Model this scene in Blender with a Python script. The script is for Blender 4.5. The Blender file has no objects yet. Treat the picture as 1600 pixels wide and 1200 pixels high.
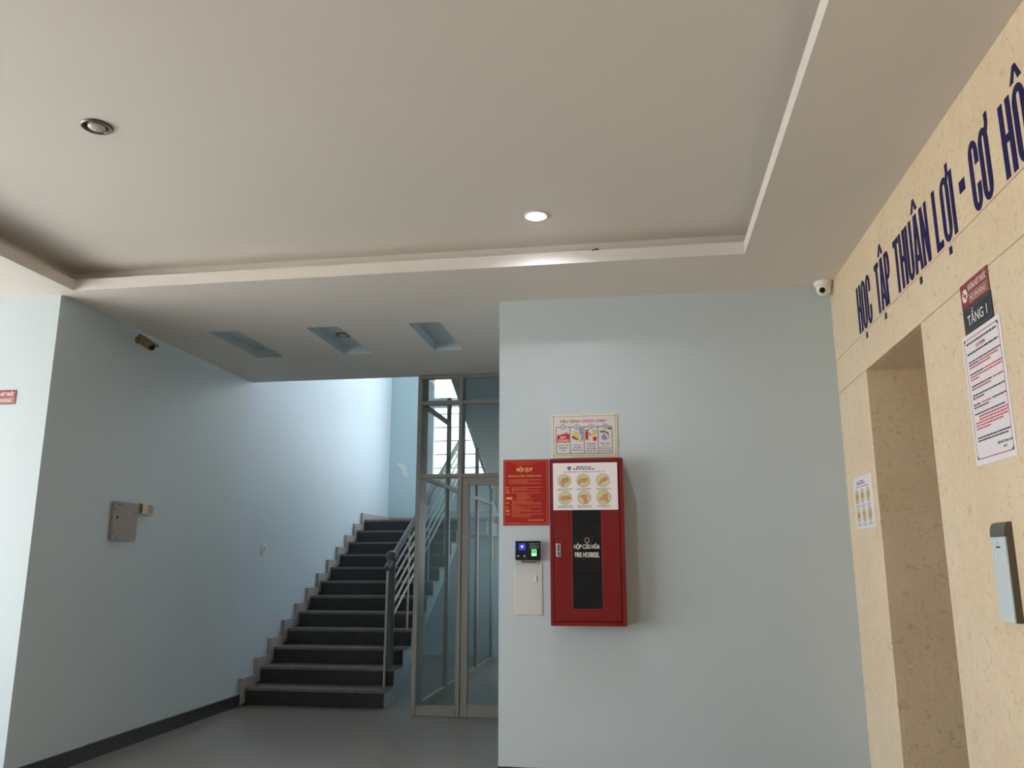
import bpy, bmesh, math, random
from mathutils import Vector, Matrix
random.seed(7)
sc = bpy.context.scene
C = sc.collection
R = math.radians

# ------------------------------------------------------------------ camera
CAM_Z = 1.57
cam = bpy.data.cameras.new('camera')
cam.sensor_fit = 'HORIZONTAL'; cam.sensor_width = 36.0
cam.lens = 36.0 * 1278.0 / 1600.0
cam.clip_start = 0.05; cam.clip_end = 300
camo = bpy.data.objects.new('camera', cam); C.objects.link(camo)
camo.location = (0, 0, CAM_Z)
camo.rotation_euler = (R(90 + 12.27), 0, R(8.87))
sc.camera = camo

# ------------------------------------------------------------------ world: bright overcast sky
w = bpy.data.worlds.new('sky'); sc.world = w
w.use_nodes = True
bg = w.node_tree.nodes['Background']
bg.inputs['Color'].default_value = (0.92, 0.96, 1.0, 1)
bg.inputs['Strength'].default_value = 6.0

def portal(loc, rot, sx, sy):
    l = bpy.data.lights.new('window_portal', 'AREA'); l.shape = 'RECTANGLE'; l.size = sx; l.size_y = sy
    l.cycles.is_portal = True
    o = bpy.data.objects.new('window_portal', l); C.objects.link(o); o.location = loc; o.rotation_euler = rot
# hall entrance on the left side, glazing behind the camera, stairwell window
portal((-8.05, 1.2, 1.65), (0, R(-90), 0), 3.3, 8.4)
portal((-2.645, 14.55, 4.83), (R(-90), 0, 0), 2.29, 3.54)
portal((-0.95, 13.35, 4.9), (0, R(90), 0), 2.9, 1.7)
portal((-0.95, 12.4, 1.95), (0, R(90), 0), 1.3, 2.0)
sun = bpy.data.lights.new('sun', 'SUN'); sun.energy = 21.0; sun.angle = R(3); sun.color = (1.0, .985, .96)
suno = bpy.data.objects.new('sun', sun); C.objects.link(suno)
suno.rotation_euler = Vector((.30, .35, -.88)).to_track_quat('-Z', 'Y').to_euler()

sc.view_settings.view_transform = 'Standard'
sc.view_settings.look = 'None'
sc.view_settings.gamma = 1.0
sc.view_settings.use_curve_mapping = False
sc.view_settings.exposure = 0.05
sc.cycles.diffuse_bounces = 8
sc.cycles.max_bounces = 16
sc.cycles.transparent_max_bounces = 24
sc.cycles.sample_clamp_indirect = 8.0

# ------------------------------------------------------------------ materials
def lin(c):
    return tuple((v/12.92 if v <= 0.04045 else ((v+0.055)/1.055)**2.4) for v in (x/255.0 for x in c)) + (1,)
M = {}
def mat(name, rgb, rough=0.6, metal=0.0, noise=0.0, nscale=8.0, bump=0.0, bscale=120.0, spec=0.5, emit=None, estr=0.0):
    m = bpy.data.materials.new(name); m.use_nodes = True
    nt = m.node_tree; b = nt.nodes['Principled BSDF']
    b.inputs['Base Color'].default_value = lin(rgb)
    b.inputs['Roughness'].default_value = rough
    b.inputs['Metallic'].default_value = metal
    b.inputs['Specular IOR Level'].default_value = spec
    tc = nt.nodes.new('ShaderNodeTexCoord')
    if noise > 0:
        n = nt.nodes.new('ShaderNodeTexNoise'); n.inputs['Scale'].default_value = nscale; n.inputs['Detail'].default_value = 5
        nt.links.new(tc.outputs['Object'], n.inputs['Vector'])
        mx = nt.nodes.new('ShaderNodeMix'); mx.data_type = 'RGBA'
        a = lin(rgb); mx.inputs[6].default_value = tuple(v*(1-noise) for v in a[:3]) + (1,)
        mx.inputs[7].default_value = tuple(min(1, v*(1+noise)) for v in a[:3]) + (1,)
        nt.links.new(n.outputs['Fac'], mx.inputs[0]); nt.links.new(mx.outputs[2], b.inputs['Base Color'])
    if bump > 0:
        n2 = nt.nodes.new('ShaderNodeTexNoise'); n2.inputs['Scale'].default_value = bscale; n2.inputs['Detail'].default_value = 3
        nt.links.new(tc.outputs['Object'], n2.inputs['Vector'])
        bp = nt.nodes.new('ShaderNodeBump'); bp.inputs['Strength'].default_value = bump; bp.inputs['Distance'].default_value = 0.004
        nt.links.new(n2.outputs['Fac'], bp.inputs['Height']); nt.links.new(bp.outputs['Normal'], b.inputs['Normal'])
    if emit:
        b.inputs['Emission Color'].default_value = lin(emit); b.inputs['Emission Strength'].default_value = estr
    M[name] = m
    return m

mat('ceiling_paint', (223, 217, 210), 0.75, noise=0.02, nscale=1.2, bump=0.05, bscale=30)
mat('wall_paint', (193, 205, 210), 0.55, noise=0.02, nscale=1.0, bump=0.05, bscale=60)
mat('stair_wall_paint', (193, 207, 217), 0.55, noise=0.02, nscale=1.0, bump=0.05, bscale=60)
mat('stair_end_paint', (190, 211, 218), 0.55, noise=0.02, nscale=1.0, bump=0.05, bscale=60)
mat('old_plaster', (226, 226, 218), 0.8)
mat('floor_tile', (138, 134, 128), 0.25, noise=0.05, nscale=3)
mat('ground_concrete', (192, 190, 184), 0.9, noise=0.08, nscale=1.5)
mat('stair_soffit', (176, 184, 186), 0.7, noise=0.03, nscale=2)
mat('alu_frame', (150, 146, 138), 0.45, metal=0.2, noise=0.02, nscale=10)
mat('white_frame', (228, 228, 226), 0.5)
mat('rail_grey', (98, 106, 112), 0.35, noise=0.03, nscale=20)
mat('rail_bar', (196, 192, 184), 0.35, metal=0.3)
mat('red_metal', (122, 8, 8), 0.4, noise=0.05, nscale=6)
mat('red_board', (164, 18, 16), 0.4, noise=0.03, nscale=12)
mat('dark_red_sign', (150, 46, 48), 0.4)
mat('navy_sign', (38, 42, 56), 0.35)
mat('gold_print', (228, 190, 110), 0.5)
mat('gold_dim', (212, 120, 70), 0.5)
mat('red_print', (186, 40, 52), 0.5)
mat('pink_print', (206, 84, 90), 0.5)
mat('navy_print', (48, 52, 100), 0.5)
mat('dark_print', (66, 64, 78), 0.5)
mat('white_print', (232, 228, 222), 0.5)
mat('paper', (236, 230, 232), 0.55, noise=0.01, nscale=20)
mat('cream_board', (226, 218, 188), 0.5)
mat('grey_board', (214, 212, 210), 0.5)
mat('olive_line', (150, 136, 60), 0.5)
mat('lettering_navy', (26, 22, 82), 0.6, spec=0.25)
mat('yellow_green', (206, 202, 152), 0.55, noise=0.10, nscale=90)
mat('skin_print', (206, 150, 110), 0.55, noise=0.10, nscale=120)
mat('skin_line', (156, 102, 66), 0.55)
mat('flame_red', (196, 26, 30), 0.5)
mat('print_yellow', (220, 190, 90), 0.5)
mat('print_brown', (120, 92, 40), 0.5)
mat('print_blue', (138, 146, 190), 0.5)
mat('print_green', (92, 104, 70), 0.5)
mat('black_plastic', (14, 14, 16), 0.15)
mat('silver_plastic', (170, 172, 174), 0.35, metal=0.3)
mat('white_plastic', (230, 228, 222), 0.4)
mat('cover_white', (206, 208, 205), 0.5)
mat('old_camera', (150, 134, 104), 0.55, noise=0.08, nscale=40)
mat('cream_plastic', (206, 192, 158), 0.5, noise=0.06, nscale=30)
mat('brown_slot', (96, 74, 48), 0.6)
mat('box_grey', (150, 144, 136), 0.55, noise=0.05, nscale=25)
mat('dark_hole', (34, 32, 30), 0.6)
mat('lens_black', (8, 8, 9), 0.1)
mat('chrome', (120, 112, 102), 0.3, metal=0.9)
mat('bulb_glass', (196, 192, 184), 0.25, metal=0.2)
mat('cap_grey', (96, 92, 88), 0.4, noise=0.05, nscale=20)
mat('shell_grey', (92, 82, 72), 0.5)
mat('dispenser_white', (206, 218, 220), 0.3)
mat('hose_red', (110, 30, 28), 0.6, noise=0.1, nscale=30)
mat('cabinet_inside', (60, 26, 26), 0.7)
mat('screen_blue', (40, 40, 150), 0.3, emit=(60, 60, 220), estr=0.5)
mat('screen_glow', (170, 180, 255), 0.3, emit=(170, 180, 255), estr=0.9)
mat('sensor_green', (40, 200, 80), 0.3, emit=(40, 230, 90), estr=0.6)
mat('sensor_pale', (210, 250, 220), 0.3, emit=(200, 255, 215), estr=0.6)
mat('key_grey', (120, 122, 126), 0.5)
mat('lamp_lens', (255, 255, 255), 0.4, emit=(238, 236, 255), estr=40.0)
mat('scuff_dark', (70, 66, 62), 0.8)
mat('dust_scuff', (206, 202, 196), 0.9)
mat('lift_steel', (150, 148, 144), 0.3, metal=0.9)

def glass(name, tint, refl_rough=0.02, base=0.04):
    m = bpy.data.materials.new(name); m.use_nodes = True
    nt = m.node_tree; nt.nodes.clear()
    out = nt.nodes.new('ShaderNodeOutputMaterial')
    tr = nt.nodes.new('ShaderNodeBsdfTransparent'); tr.inputs[0].default_value = tint + (1,)
    gl = nt.nodes.new('ShaderNodeBsdfGlossy'); gl.inputs['Roughness'].default_value = refl_rough
    fr = nt.nodes.new('ShaderNodeFresnel')
    ge = nt.nodes.new('ShaderNodeNewGeometry'); mr = nt.nodes.new('ShaderNodeMapRange')     # both faces of a pane reflect like air-to-glass
    mr.inputs['To Min'].default_value = 1.5; mr.inputs['To Max'].default_value = 1/1.5
    nt.links.new(ge.outputs['Backfacing'], mr.inputs['Value']); nt.links.new(mr.outputs[0], fr.inputs['IOR'])
    mx = nt.nodes.new('ShaderNodeMixShader')
    nt.links.new(fr.outputs[0], mx.inputs[0]); nt.links.new(tr.outputs[0], mx.inputs[1]); nt.links.new(gl.outputs[0], mx.inputs[2])
    nt.links.new(mx.outputs[0], out.inputs[0])
    M[name] = m
glass('clear_glass', (0.90, 0.94, 0.94))
glass('window_glass', (0.95, 0.97, 0.98))
glass('cabinet_glass', (0.55, 0.55, 0.57))

def marble(name, base, dark, spot):
    m = bpy.data.materials.new(name); m.use_nodes = True
    nt = m.node_tree; b = nt.nodes['Principled BSDF']; b.inputs['Roughness'].default_value = 0.28
    tc = nt.nodes.new('ShaderNodeTexCoord')
    big = nt.nodes.new('ShaderNodeTexNoise'); big.inputs['Scale'].default_value = 2.2; big.inputs['Detail'].default_value = 6; big.inputs['Roughness'].default_value = 0.65
    sp = nt.nodes.new('ShaderNodeTexNoise'); sp.inputs['Scale'].default_value = 24; sp.inputs['Detail'].default_value = 7; sp.inputs['Roughness'].default_value = 0.6; sp.inputs['Distortion'].default_value = 1.2
    vo = nt.nodes.new('ShaderNodeTexNoise'); vo.inputs['Scale'].default_value = 60; vo.inputs['Detail'].default_value = 3
    for n in (big, sp, vo): nt.links.new(tc.outputs['Object'], n.inputs['Vector'])
    r1 = nt.nodes.new('ShaderNodeValToRGB'); r1.color_ramp.elements[0].position = 0.35; r1.color_ramp.elements[1].position = 0.68
    r1.color_ramp.elements[0].color = lin(dark); r1.color_ramp.elements[1].color = lin(base)
    nt.links.new(big.outputs['Fac'], r1.inputs[0])
    r2 = nt.nodes.new('ShaderNodeValToRGB'); r2.color_ramp.elements[0].position = 0.33; r2.color_ramp.elements[1].position = 0.45
    r2.color_ramp.elements[0].color = (0.75, 0.75, 0.75, 1); r2.color_ramp.elements[1].color = (0, 0, 0, 1)
    nt.links.new(sp.outputs['Fac'], r2.inputs[0])
    mx = nt.nodes.new('ShaderNodeMix'); mx.data_type = 'RGBA'; mx.inputs[7].default_value = lin(spot)
    nt.links.new(r2.outputs[0], mx.inputs[0]); nt.links.new(r1.outputs[0], mx.inputs[6])
    r3 = nt.nodes.new('ShaderNodeValToRGB'); r3.color_ramp.elements[0].position = 0.3; r3.color_ramp.elements[1].position = 0.7
    r3.color_ramp.elements[0].color = (0.93, 0.93, 0.93, 1); r3.color_ramp.elements[1].color = (1, 1, 1, 1)
    nt.links.new(vo.outputs['Fac'], r3.inputs[0])
    mu = nt.nodes.new('ShaderNodeMix'); mu.data_type = 'RGBA'; mu.blend_type = 'MULTIPLY'; mu.inputs[0].default_value = 1
    nt.links.new(mx.outputs[2], mu.inputs[6]); nt.links.new(r3.outputs[0], mu.inputs[7])
    nt.links.new(mu.outputs[2], b.inputs['Base Color'])
    M[name] = m
marble('cream_marble', (242, 221, 188), (234, 210, 175), (208, 182, 146))

def granite(name, a, b_, rough):
    m = bpy.data.materials.new(name); m.use_nodes = True
    nt = m.node_tree; b = nt.nodes['Principled BSDF']; b.inputs['Roughness'].default_value = rough
    tc = nt.nodes.new('ShaderNodeTexCoord')
    n = nt.nodes.new('ShaderNodeTexNoise'); n.inputs['Scale'].default_value = 90; n.inputs['Detail'].default_value = 4
    nt.links.new(tc.outputs['Object'], n.inputs['Vector'])
    r = nt.nodes.new('ShaderNodeValToRGB'); r.color_ramp.elements[0].position = 0.38; r.color_ramp.elements[1].position = 0.62
    r.color_ramp.elements[0].color = lin(a); r.color_ramp.elements[1].color = lin(b_)
    nt.links.new(n.outputs['Fac'], r.inputs[0]); nt.links.new(r.outputs[0], b.inputs['Base Color'])
    M[name] = m
granite('dark_granite', (36, 38, 38), (64, 64, 64), 0.35)
granite('tread_granite', (104, 102, 100), (136, 132, 128), 0.35)
granite('skirt_granite', (150, 144, 140), (180, 172, 168), 0.4)

# ------------------------------------------------------------------ helpers
class MB:
    def __init__(s): s.v = []; s.f = []
    def add(s, vs, fs):
        o = len(s.v); s.v += [tuple(p) for p in vs]; s.f += [tuple(i + o for i in f) for f in fs]; return s
    def box(s, x0, x1, y0, y1, z0, z1):
        if x0 > x1: x0, x1 = x1, x0
        if y0 > y1: y0, y1 = y1, y0
        if z0 > z1: z0, z1 = z1, z0
        return s.add([(x0,y0,z0),(x1,y0,z0),(x1,y1,z0),(x0,y1,z0),(x0,y0,z1),(x1,y0,z1),(x1,y1,z1),(x0,y1,z1)],
              [(0,3,2,1),(4,5,6,7),(0,1,5,4),(1,2,6,5),(2,3,7,6),(3,0,4,7)])
    def prism(s, poly, y0, y1):            # polygon (x,z) extruded along y
        n = len(poly); y0, y1 = min(y0, y1), max(y0, y1)
        ar = sum(poly[i][0]*poly[(i+1) % n][1] - poly[(i+1) % n][0]*poly[i][1] for i in range(n))
        if ar < 0: poly = poly[::-1]
        vs = [(x, y0, z) for x, z in poly] + [(x, y1, z) for x, z in poly]
        fs = [tuple(range(n)), tuple(range(2*n-1, n-1, -1))] + [(i, i+n, (i+1) % n + n, (i+1) % n) for i in range(n)]
        return s.add(vs, fs)
    def prism_x(s, poly, x0, x1):          # polygon (y,z) extruded along x
        n = len(poly); x0, x1 = min(x0, x1), max(x0, x1)
        ar = sum(poly[i][0]*poly[(i+1) % n][1] - poly[(i+1) % n][0]*poly[i][1] for i in range(n))
        if ar < 0: poly = poly[::-1]
        vs = [(x0, y, z) for y, z in poly] + [(x1, y, z) for y, z in poly]
        fs = [tuple(range(n-1, -1, -1)), tuple(range(n, 2*n))] + [(i, (i+1) % n, (i+1) % n + n, i+n) for i in range(n)]
        return s.add(vs, fs)
    def cyl(s, p0, p1, r0, r1=None, n=16):
        r1 = r0 if r1 is None else r1
        p0 = Vector(p0); p1 = Vector(p1); d = (p1 - p0).normalized()
        a = d.orthogonal().normalized(); b = d.cross(a)
        vs = []
        for p, r in ((p0, r0), (p1, r1)):
            for i in range(n):
                t = 2*math.pi*i/n; vs.append(p + a*math.cos(t)*r + b*math.sin(t)*r)
        fs = [tuple(range(n-1, -1, -1)), tuple(range(n, 2*n))] + [(i, (i+1) % n, (i+1) % n + n, i + n) for i in range(n)]
        return s.add(vs, fs)
    def lathe(s, c, axis, prof, n=28, close=True):   # prof: (radius, offset along axis)
        c = Vector(c); d = Vector(axis).normalized(); a = d.orthogonal().normalized(); b = d.cross(a)
        vs = []; fs = []
        for r, h in prof:
            for i in range(n):
                t = 2*math.pi*i/n; vs.append(c + d*h + a*math.cos(t)*r + b*math.sin(t)*r)
        m = len(prof)
        for k in range(m-1):
            for i in range(n):
                fs.append((k*n+i, k*n+(i+1) % n, (k+1)*n+(i+1) % n, (k+1)*n+i))
        if close:
            fs.append(tuple(range(n-1, -1, -1))); fs.append(tuple(range((m-1)*n, m*n)))
        return s.add(vs, fs)
    def ball(s, c, r, n=20, m=10):
        prof = [(max(1e-4, r*math.sin(math.pi*k/m)), -r*math.cos(math.pi*k/m)) for k in range(m+1)]
        return s.lathe(c, (0,0,1), prof, n)
    def quad(s, a, b, c, d): return s.add([a, b, c, d], [(0,1,2,3)])
    def build(s, name, material, parent=None, bevel=0.0, smooth=False, seg=2, loc=None):
        me = bpy.data.meshes.new(name); me.from_pydata(s.v, [], s.f)
        bm = bmesh.new(); bm.from_mesh(me)
        if bevel > 0:
            bmesh.ops.bevel(bm, geom=list(bm.edges), offset=bevel, segments=seg, profile=0.5, affect='EDGES', clamp_overlap=True)
        bmesh.ops.recalc_face_normals(bm, faces=bm.faces)
        bm.to_mesh(me); bm.free()
        me.materials.append(M[material])
        if smooth:
            for p in me.polygons: p.use_smooth = True
            try: me.set_sharp_from_angle(angle=R(35))
            except Exception: pass
        o = bpy.data.objects.new(name, me); C.objects.link(o)
        if parent: o.parent = parent
        if loc: o.location = loc
        return o

def tag(o, label, cat, group=None):
    o['label'] = label; o['category'] = cat
    if group: o['group'] = group
    return o
def thing(name, label, cat, loc=(0,0,0), rz=0.0, group=None):
    o = bpy.data.objects.new(name, None); C.objects.link(o); o.location = loc; o.rotation_euler = (0, 0, rz)
    o.empty_display_size = 0.1
    return tag(o, label, cat, group)
def struct(o): o['kind'] = 'structure'; return o
def box(name, m, parent, *a, **k): return MB().box(*a).build(name, m, parent, **k)

FACE_BACK, FACE_LEFTWALL, FACE_RIGHTWALL = 0.0, R(90), R(-90)   # local x = right as read, z = up, -y = out of the wall

def text_geo(body, cx, cz, h, width, y, bold=0.0, thick=0.0006, align='C'):
    """lettering as a thin solid: h = cap height"""
    c = bpy.data.curves.new('t', 'FONT'); c.body = body; c.size = 1.0; c.resolution_u = 3
    o = bpy.data.objects.new('t', c); C.objects.link(o)
    dg = bpy.context.evaluated_depsgraph_get()
    me = bpy.data.meshes.new_from_object(o.evaluated_get(dg))
    vs = [v.co.copy() for v in me.vertices]; fs = [tuple(p.vertices) for p in me.polygons]
    bpy.data.objects.remove(o); bpy.data.curves.remove(c); bpy.data.meshes.remove(me)
    x0 = min(v.x for v in vs); x1 = max(v.x for v in vs)
    sz = h / 0.73
    sx = (width/(x1-x0)) if width else sz
    off = {'C': (x0+x1)/2, 'L': x0, 'R': x1}[align]
    return [((v.x-off)*sx + cx, y, v.y*sz + cz - h/2) for v in vs], fs
def text(name, m, parent, lines, y, bold=0.02):
    mb = MB()
    for (body, cx, cz, h, width) in lines:
        vs, fs = text_geo(body, cx, cz, h, width, y)
        d = bold*h*.9                              # heavier strokes: a few slightly shifted layers
        for k, (ox, oz) in enumerate(((0,0),(d,0),(-d,0),(0,d*.6),(0,-d*.6))):
            mb.add([(a+ox, b-.00003*k, c+oz) for a, b, c in vs], fs)
    me = bpy.data.meshes.new(name); me.from_pydata(mb.v, [], mb.f); me.materials.append(M[m])
    o = bpy.data.objects.new(name, me); C.objects.link(o); o.parent = parent; o['kind'] = 'stuff'
    return o
def fine(o): o['kind'] = 'stuff'; return o      # print too small to pick apart
def word_rows(mb, rows, y, h, ww=(2.0, 6.0)):
    """rows of unreadably small print: each row (x0, x1, z), broken into word-long strokes"""
    for x0, x1, z in rows:
        x = x0
        while x < x1 - h*0.6:
            l = min(h*random.uniform(*ww), x1 - x)
            mb.quad((x, y, z-h/2), (x+l, y, z-h/2), (x+l, y, z+h/2), (x, y, z+h/2))
            x += l + h*0.55
    return mb
def flat(mb, poly, y): mb.add([(x, y, z) for x, z in poly], [tuple(range(len(poly)))]); return mb
def disc(mb, cx, cz, r, y, n=28, sx=1.0): return flat(mb, [(cx+sx*r*math.cos(2*math.pi*i/n), cz+r*math.sin(2*math.pi*i/n)) for i in range(n)], y)
def rframe(mb, x0, x1, z0, z1, t, y):
    for a in ((x0,x1,z0,z0+t),(x0,x1,z1-t,z1),(x0,x0+t,z0+t,z1-t),(x1-t,x1,z0+t,z1-t)):
        mb.quad((a[0],y,a[2]),(a[1],y,a[2]),(a[1],y,a[3]),(a[0],y,a[3]))
    return mb
def rounded(x0, x1, z0, z1, r, n=5):
    p = []
    for cx, cz, a0 in ((x1-r,z1-r,0),(x0+r,z1-r,90),(x0+r,z0+r,180),(x1-r,z0+r,270)):
        for i in range(n+1):
            a = R(a0+90*i/n); p.append((cx+r*math.cos(a), cz+r*math.sin(a)))
    return p
def ringshape(mb, outer, inner, y):
    n = len(outer); mb.add([(x,y,z) for x,z in outer]+[(x,y,z) for x,z in inner], [(i,(i+1) % n,(i+1) % n+n,i+n) for i in range(n)]); return mb

# ------------------------------------------------------------------ dimensions
H = 3.645                # soffit height
HT = 3.735               # top of the tray's fascia
HU = 3.85                # upper ceiling in the tray
XR, XB, XL, XO = 1.49, -1.085, -4.5, -8.0    # right wall, left end of back wall, passage wall, far left side
YB, YF, YG, YS, YN = 6.3, 5.58, 8.87, 14.4, -7.0
TX0, TX1, TY0, TY1 = -4.33, 0.765, -4.0, 5.5  # tray opening
HS = 7.2                 # stairwell height
NICHES = [(-3.90, -3.60), (-2.95, -2.645), (-1.995, -1.70)]
NY0, NY1 = 6.77, 7.76
DY0, DY1, DZ = 4.435, 5.52, 2.80             # doorway in the marble wall

# ------------------------------------------------------------------ setting
fl = struct(MB().box(XO-0.2, XR+1.6, YN-0.2, YS+0.2, -0.15, 0).build('floor', 'floor_tile'))
struct(MB().box(-60, 40, -60, 60, -0.4, -0.16).build('ground', 'ground_concrete'))

def plate(xs, ys, holes, z0, z1):
    mb = MB()
    fill = lambda i, j: 0 <= i < len(xs)-1 and 0 <= j < len(ys)-1 and not any(
        h[0]-1e-6 <= xs[i] and xs[i+1] <= h[1]+1e-6 and h[2]-1e-6 <= ys[j] and ys[j+1] <= h[3]+1e-6 for h in holes)
    for i in range(len(xs)-1):
        for j in range(len(ys)-1):
            if not fill(i, j): continue
            a, b, c, d = xs[i], xs[i+1], ys[j], ys[j+1]
            mb.quad((a,c,z0),(a,d,z0),(b,d,z0),(b,c,z0)); mb.quad((a,c,z1),(b,c,z1),(b,d,z1),(a,d,z1))
            if not fill(i-1, j): mb.quad((a,c,z0),(a,c,z1),(a,d,z1),(a,d,z0))
            if not fill(i+1, j): mb.quad((b,c,z0),(b,d,z0),(b,d,z1),(b,c,z1))
            if not fill(i, j-1): mb.quad((a,c,z0),(b,c,z0),(b,c,z1),(a,c,z1))
            if not fill(i, j+1): mb.quad((a,d,z0),(a,d,z1),(b,d,z1),(b,d,z0))
    return mb
holes = [(TX0, TX1, TY0, TY1)] + [(a, b, NY0, NY1) for a, b in NICHES] + [(XO, XL, YF, YG), (XB, XR, YB, YG)]
xs = sorted(set([XO, XL, TX0, TX1, XB, XR] + [v for n in NICHES for v in n])); ys = sorted(set([YN, TY0, TY1, YF, YB, NY0, NY1, YG]))
ceil = struct(plate(xs, ys, holes, H, HT).build('ceiling', 'ceiling_paint'))
g = 0.16
up = struct(MB().box(TX0-g, TX1+g, TY0-g, TY1+g, HU, HU+0.05).build('ceiling_upper', 'ceiling_paint'))
cv = MB()
for a in ((TX0-g-.03, TX0-g, TY0-g-.03, TY1+g+.03), (TX1+g, TX1+g+.03, TY0-g-.03, TY1+g+.03), (TX0-g, TX1+g, TY1+g, TY1+g+.03), (TX0-g, TX1+g, TY0-g-.03, TY0-g)):
    cv.box(a[0], a[1], a[2], a[3], HT, HU+0.05)
struct(cv.build('trim_1', 'ceiling_paint'))
for a, b in NICHES:          # shallow boxes lined in the wall colour
    n = MB(); d = 0.088; t = 0.004
    n.box(a, b, NY0, NY1, H+d-t, H+d)
    for q in ((a,a+t,NY0,NY1),(b-t,b,NY0,NY1),(a+t,b-t,NY0,NY0+t),(a+t,b-t,NY1-t,NY1)): n.box(*q, H+.001, H+d-t)
    n.build('niche', 'wall_paint', ceil)
# chipped plaster with a scrap of wire on the far lip of the tray
n = MB()
for px, pz, l, hh in ((-0.285, HT-0.004, .022, .006), (-0.262, HT+0.003, .016, .008), (-0.248, HT-0.002, .012, .007)): n.box(px, px+l, TY1-.004, TY1+.01, pz, pz+hh)
n.build('wire_scrap', 'scuff_dark', ceil)

# walls ---------------------------------------------------------------
struct(MB().box(XB, XR+.2, YB, YB+.2, 0, HU+.1).build('wall_back', 'wall_paint'))
struct(MB().box(XB, XB+.2, YB+.2, YG, 0, HU).box(XB, XB+.2, YG, 11.4, 0, HS).box(XB, XB+.2, 11.4, 12.5, 2.6, HS).box(XB, XB+.2, 11.4, 13.4, 0, 1.3).box(XB, XB+.2, 12.5, 13.4, 2.6, 3.45).box(XB, XB+.2, 13.4, 14.2, 0, 3.45).box(XB, XB+.2, 14.2, YS, 0, HS).box(XB, XB+.2, 12.5, 14.2, 6.35, HS).build('wall_passage', 'stair_wall_paint'))
win2 = struct(bpy.data.objects.new('window_2', None)); C.objects.link(win2); win2.location = (XB, 12.5, 3.45)
MB().box(.05, .12, 0, .06, 0, 2.9).box(.05, .12, 1.64, 1.7, 0, 2.9).box(.05, .12, .06, 1.64, 0, .06).box(.05, .12, .06, 1.64, 2.84, 2.9).box(.05, .12, .06, 1.64, 1.42, 1.48).build('window_frame', 'white_frame', win2)
for a, b in ((.06, 1.42), (1.48, 2.84)): MB().box(.08, .086, .06, 1.64, a, b).build('pane', 'window_glass', win2)
win3 = struct(bpy.data.objects.new('window_3', None)); C.objects.link(win3); win3.location = (XB, 11.4, 1.3)
MB().box(.05, .12, 0, .05, 0, 1.3).box(.05, .12, 1.95, 2.0, 0, 1.3).box(.05, .12, .05, 1.95, 0, .05).box(.05, .12, .05, 1.95, 1.25, 1.3).box(.05, .12, .97, 1.03, .05, 1.25).build('window_frame', 'white_frame', win3)
for a, b in ((.05, .97), (1.03, 1.95)): MB().box(.08, .086, a, b, .05, 1.25).build('pane', 'window_glass', win3)
wl = struct(MB().box(XL-.2, XL, YF+.2, 6.46, 0, HU).box(XL-.2, XL-.015, 6.46, YG, 0, HU).build('wall_left', 'wall_paint'))
struct(MB().box(XL-.2, XL-.015, YG, YS, 0, HS).build('wall_stair_left', 'stair_wall_paint'))
struct(MB().box(XO-.2, XL, YF, YF+.2, 0, HU).build('wall_front_left', 'wall_paint'))
# stairwell: wall above the soffit edge, end wall with window opening, roof
struct(MB().box(XL, XB, YG, YG+.15, HT, HS).build('wall_stair_front', 'stair_wall_paint'))
WX0, WX1, WZ0, WZ1 = -3.79, -1.5, 3.06, 6.6
ws = MB().box(XL-.2, WX0, YS, YS+.2, 0, HS).box(WX1, XB+.2, YS, YS+.2, 0, HS).box(WX0, WX1, YS, YS+.2, 0, WZ0).box(WX0, WX1, YS, YS+.2, WZ1, HS)
ws = struct(ws.build('wall_stair_end', 'stair_end_paint'))
pt = MB(); flat(pt, [(-4.38,3.31),(-4.34,3.34),(-4.26,3.32),(-4.20,3.27),(-4.17,3.14),(-4.15,3.06),(-4.22,3.08),(-4.26,3.15),(-4.30,3.24)], YS-.002)
pt.build('paint_patch', 'old_plaster', ws)
struct(MB().box(XL-.2, XB+.2, YG, YS+.2, HS, HS+.15).build('ceiling_stair', 'ceiling_paint'))
# far left side with the wide entrance opening, side behind the camera with glazing
lo = MB().box(XO-.2, XO, YN, -3.0, 0, HU).box(XO-.2, XO, 5.4, YF, 0, HU).box(XO-.2, XO, -3.0, 5.4, 3.3, HU)
struct(lo.build('wall_entrance', 'wall_paint'))
bo = MB().box(XO-.2, XR+.2, YN-.2, YN, 0, HU)
struct(bo.build('wall_rear', 'wall_paint'))

# marble wall: slabs with thin open joints on a backing --------------------
wr = MB().box(XR+.03, XR+.2, YN, DY0-.03, 0, HU).box(XR+.03, XR+.2, DY1+.03, YB, 0, HU).box(XR+.03, XR+.2, DY0-.03, DY1+.03, DZ+.03, HU)
wr = struct(wr.build('wall_right', 'cream_marble'))
J = 0.0015
def slab(y0, y1, z0, z1): MB().box(XR, XR+.03, y0+J, y1-J, z0+J, z1-J).build('marble_slab', 'cream_marble', wr, bevel=0.0015, seg=1)
slab(YN, YB, 3.045, HU)
slab(YN, YB, DZ, 3.045)
slab(YN, 1.2, 0, DZ); slab(1.2, DY0, 0, DZ); slab(DY1, YB, 0, DZ)
# reveal of the doorway
MB().box(XR+.03, XR+1.5, DY1, DY1+.03, 0, DZ).build('door_reveal', 'cream_marble', wr)
MB().box(XR+.03, XR+1.5, DY0-.03, DY0, 0, DZ).build('door_reveal', 'cream_marble', wr)
MB().box(XR+.03, XR+1.5, DY0-.03, DY1+.03, DZ, DZ+.03).build('door_reveal', 'cream_marble', wr)
ld = struct(MB().box(XR+1.2, XR+1.24, DY0, DY1, 0, DZ).build('door_1', 'lift_steel'))
MB().box(XR+1.19, XR+1.2, (DY0+DY1)/2-.004, (DY0+DY1)/2+.004, 0, DZ).build('door_joint', 'dark_hole', ld)
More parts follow.
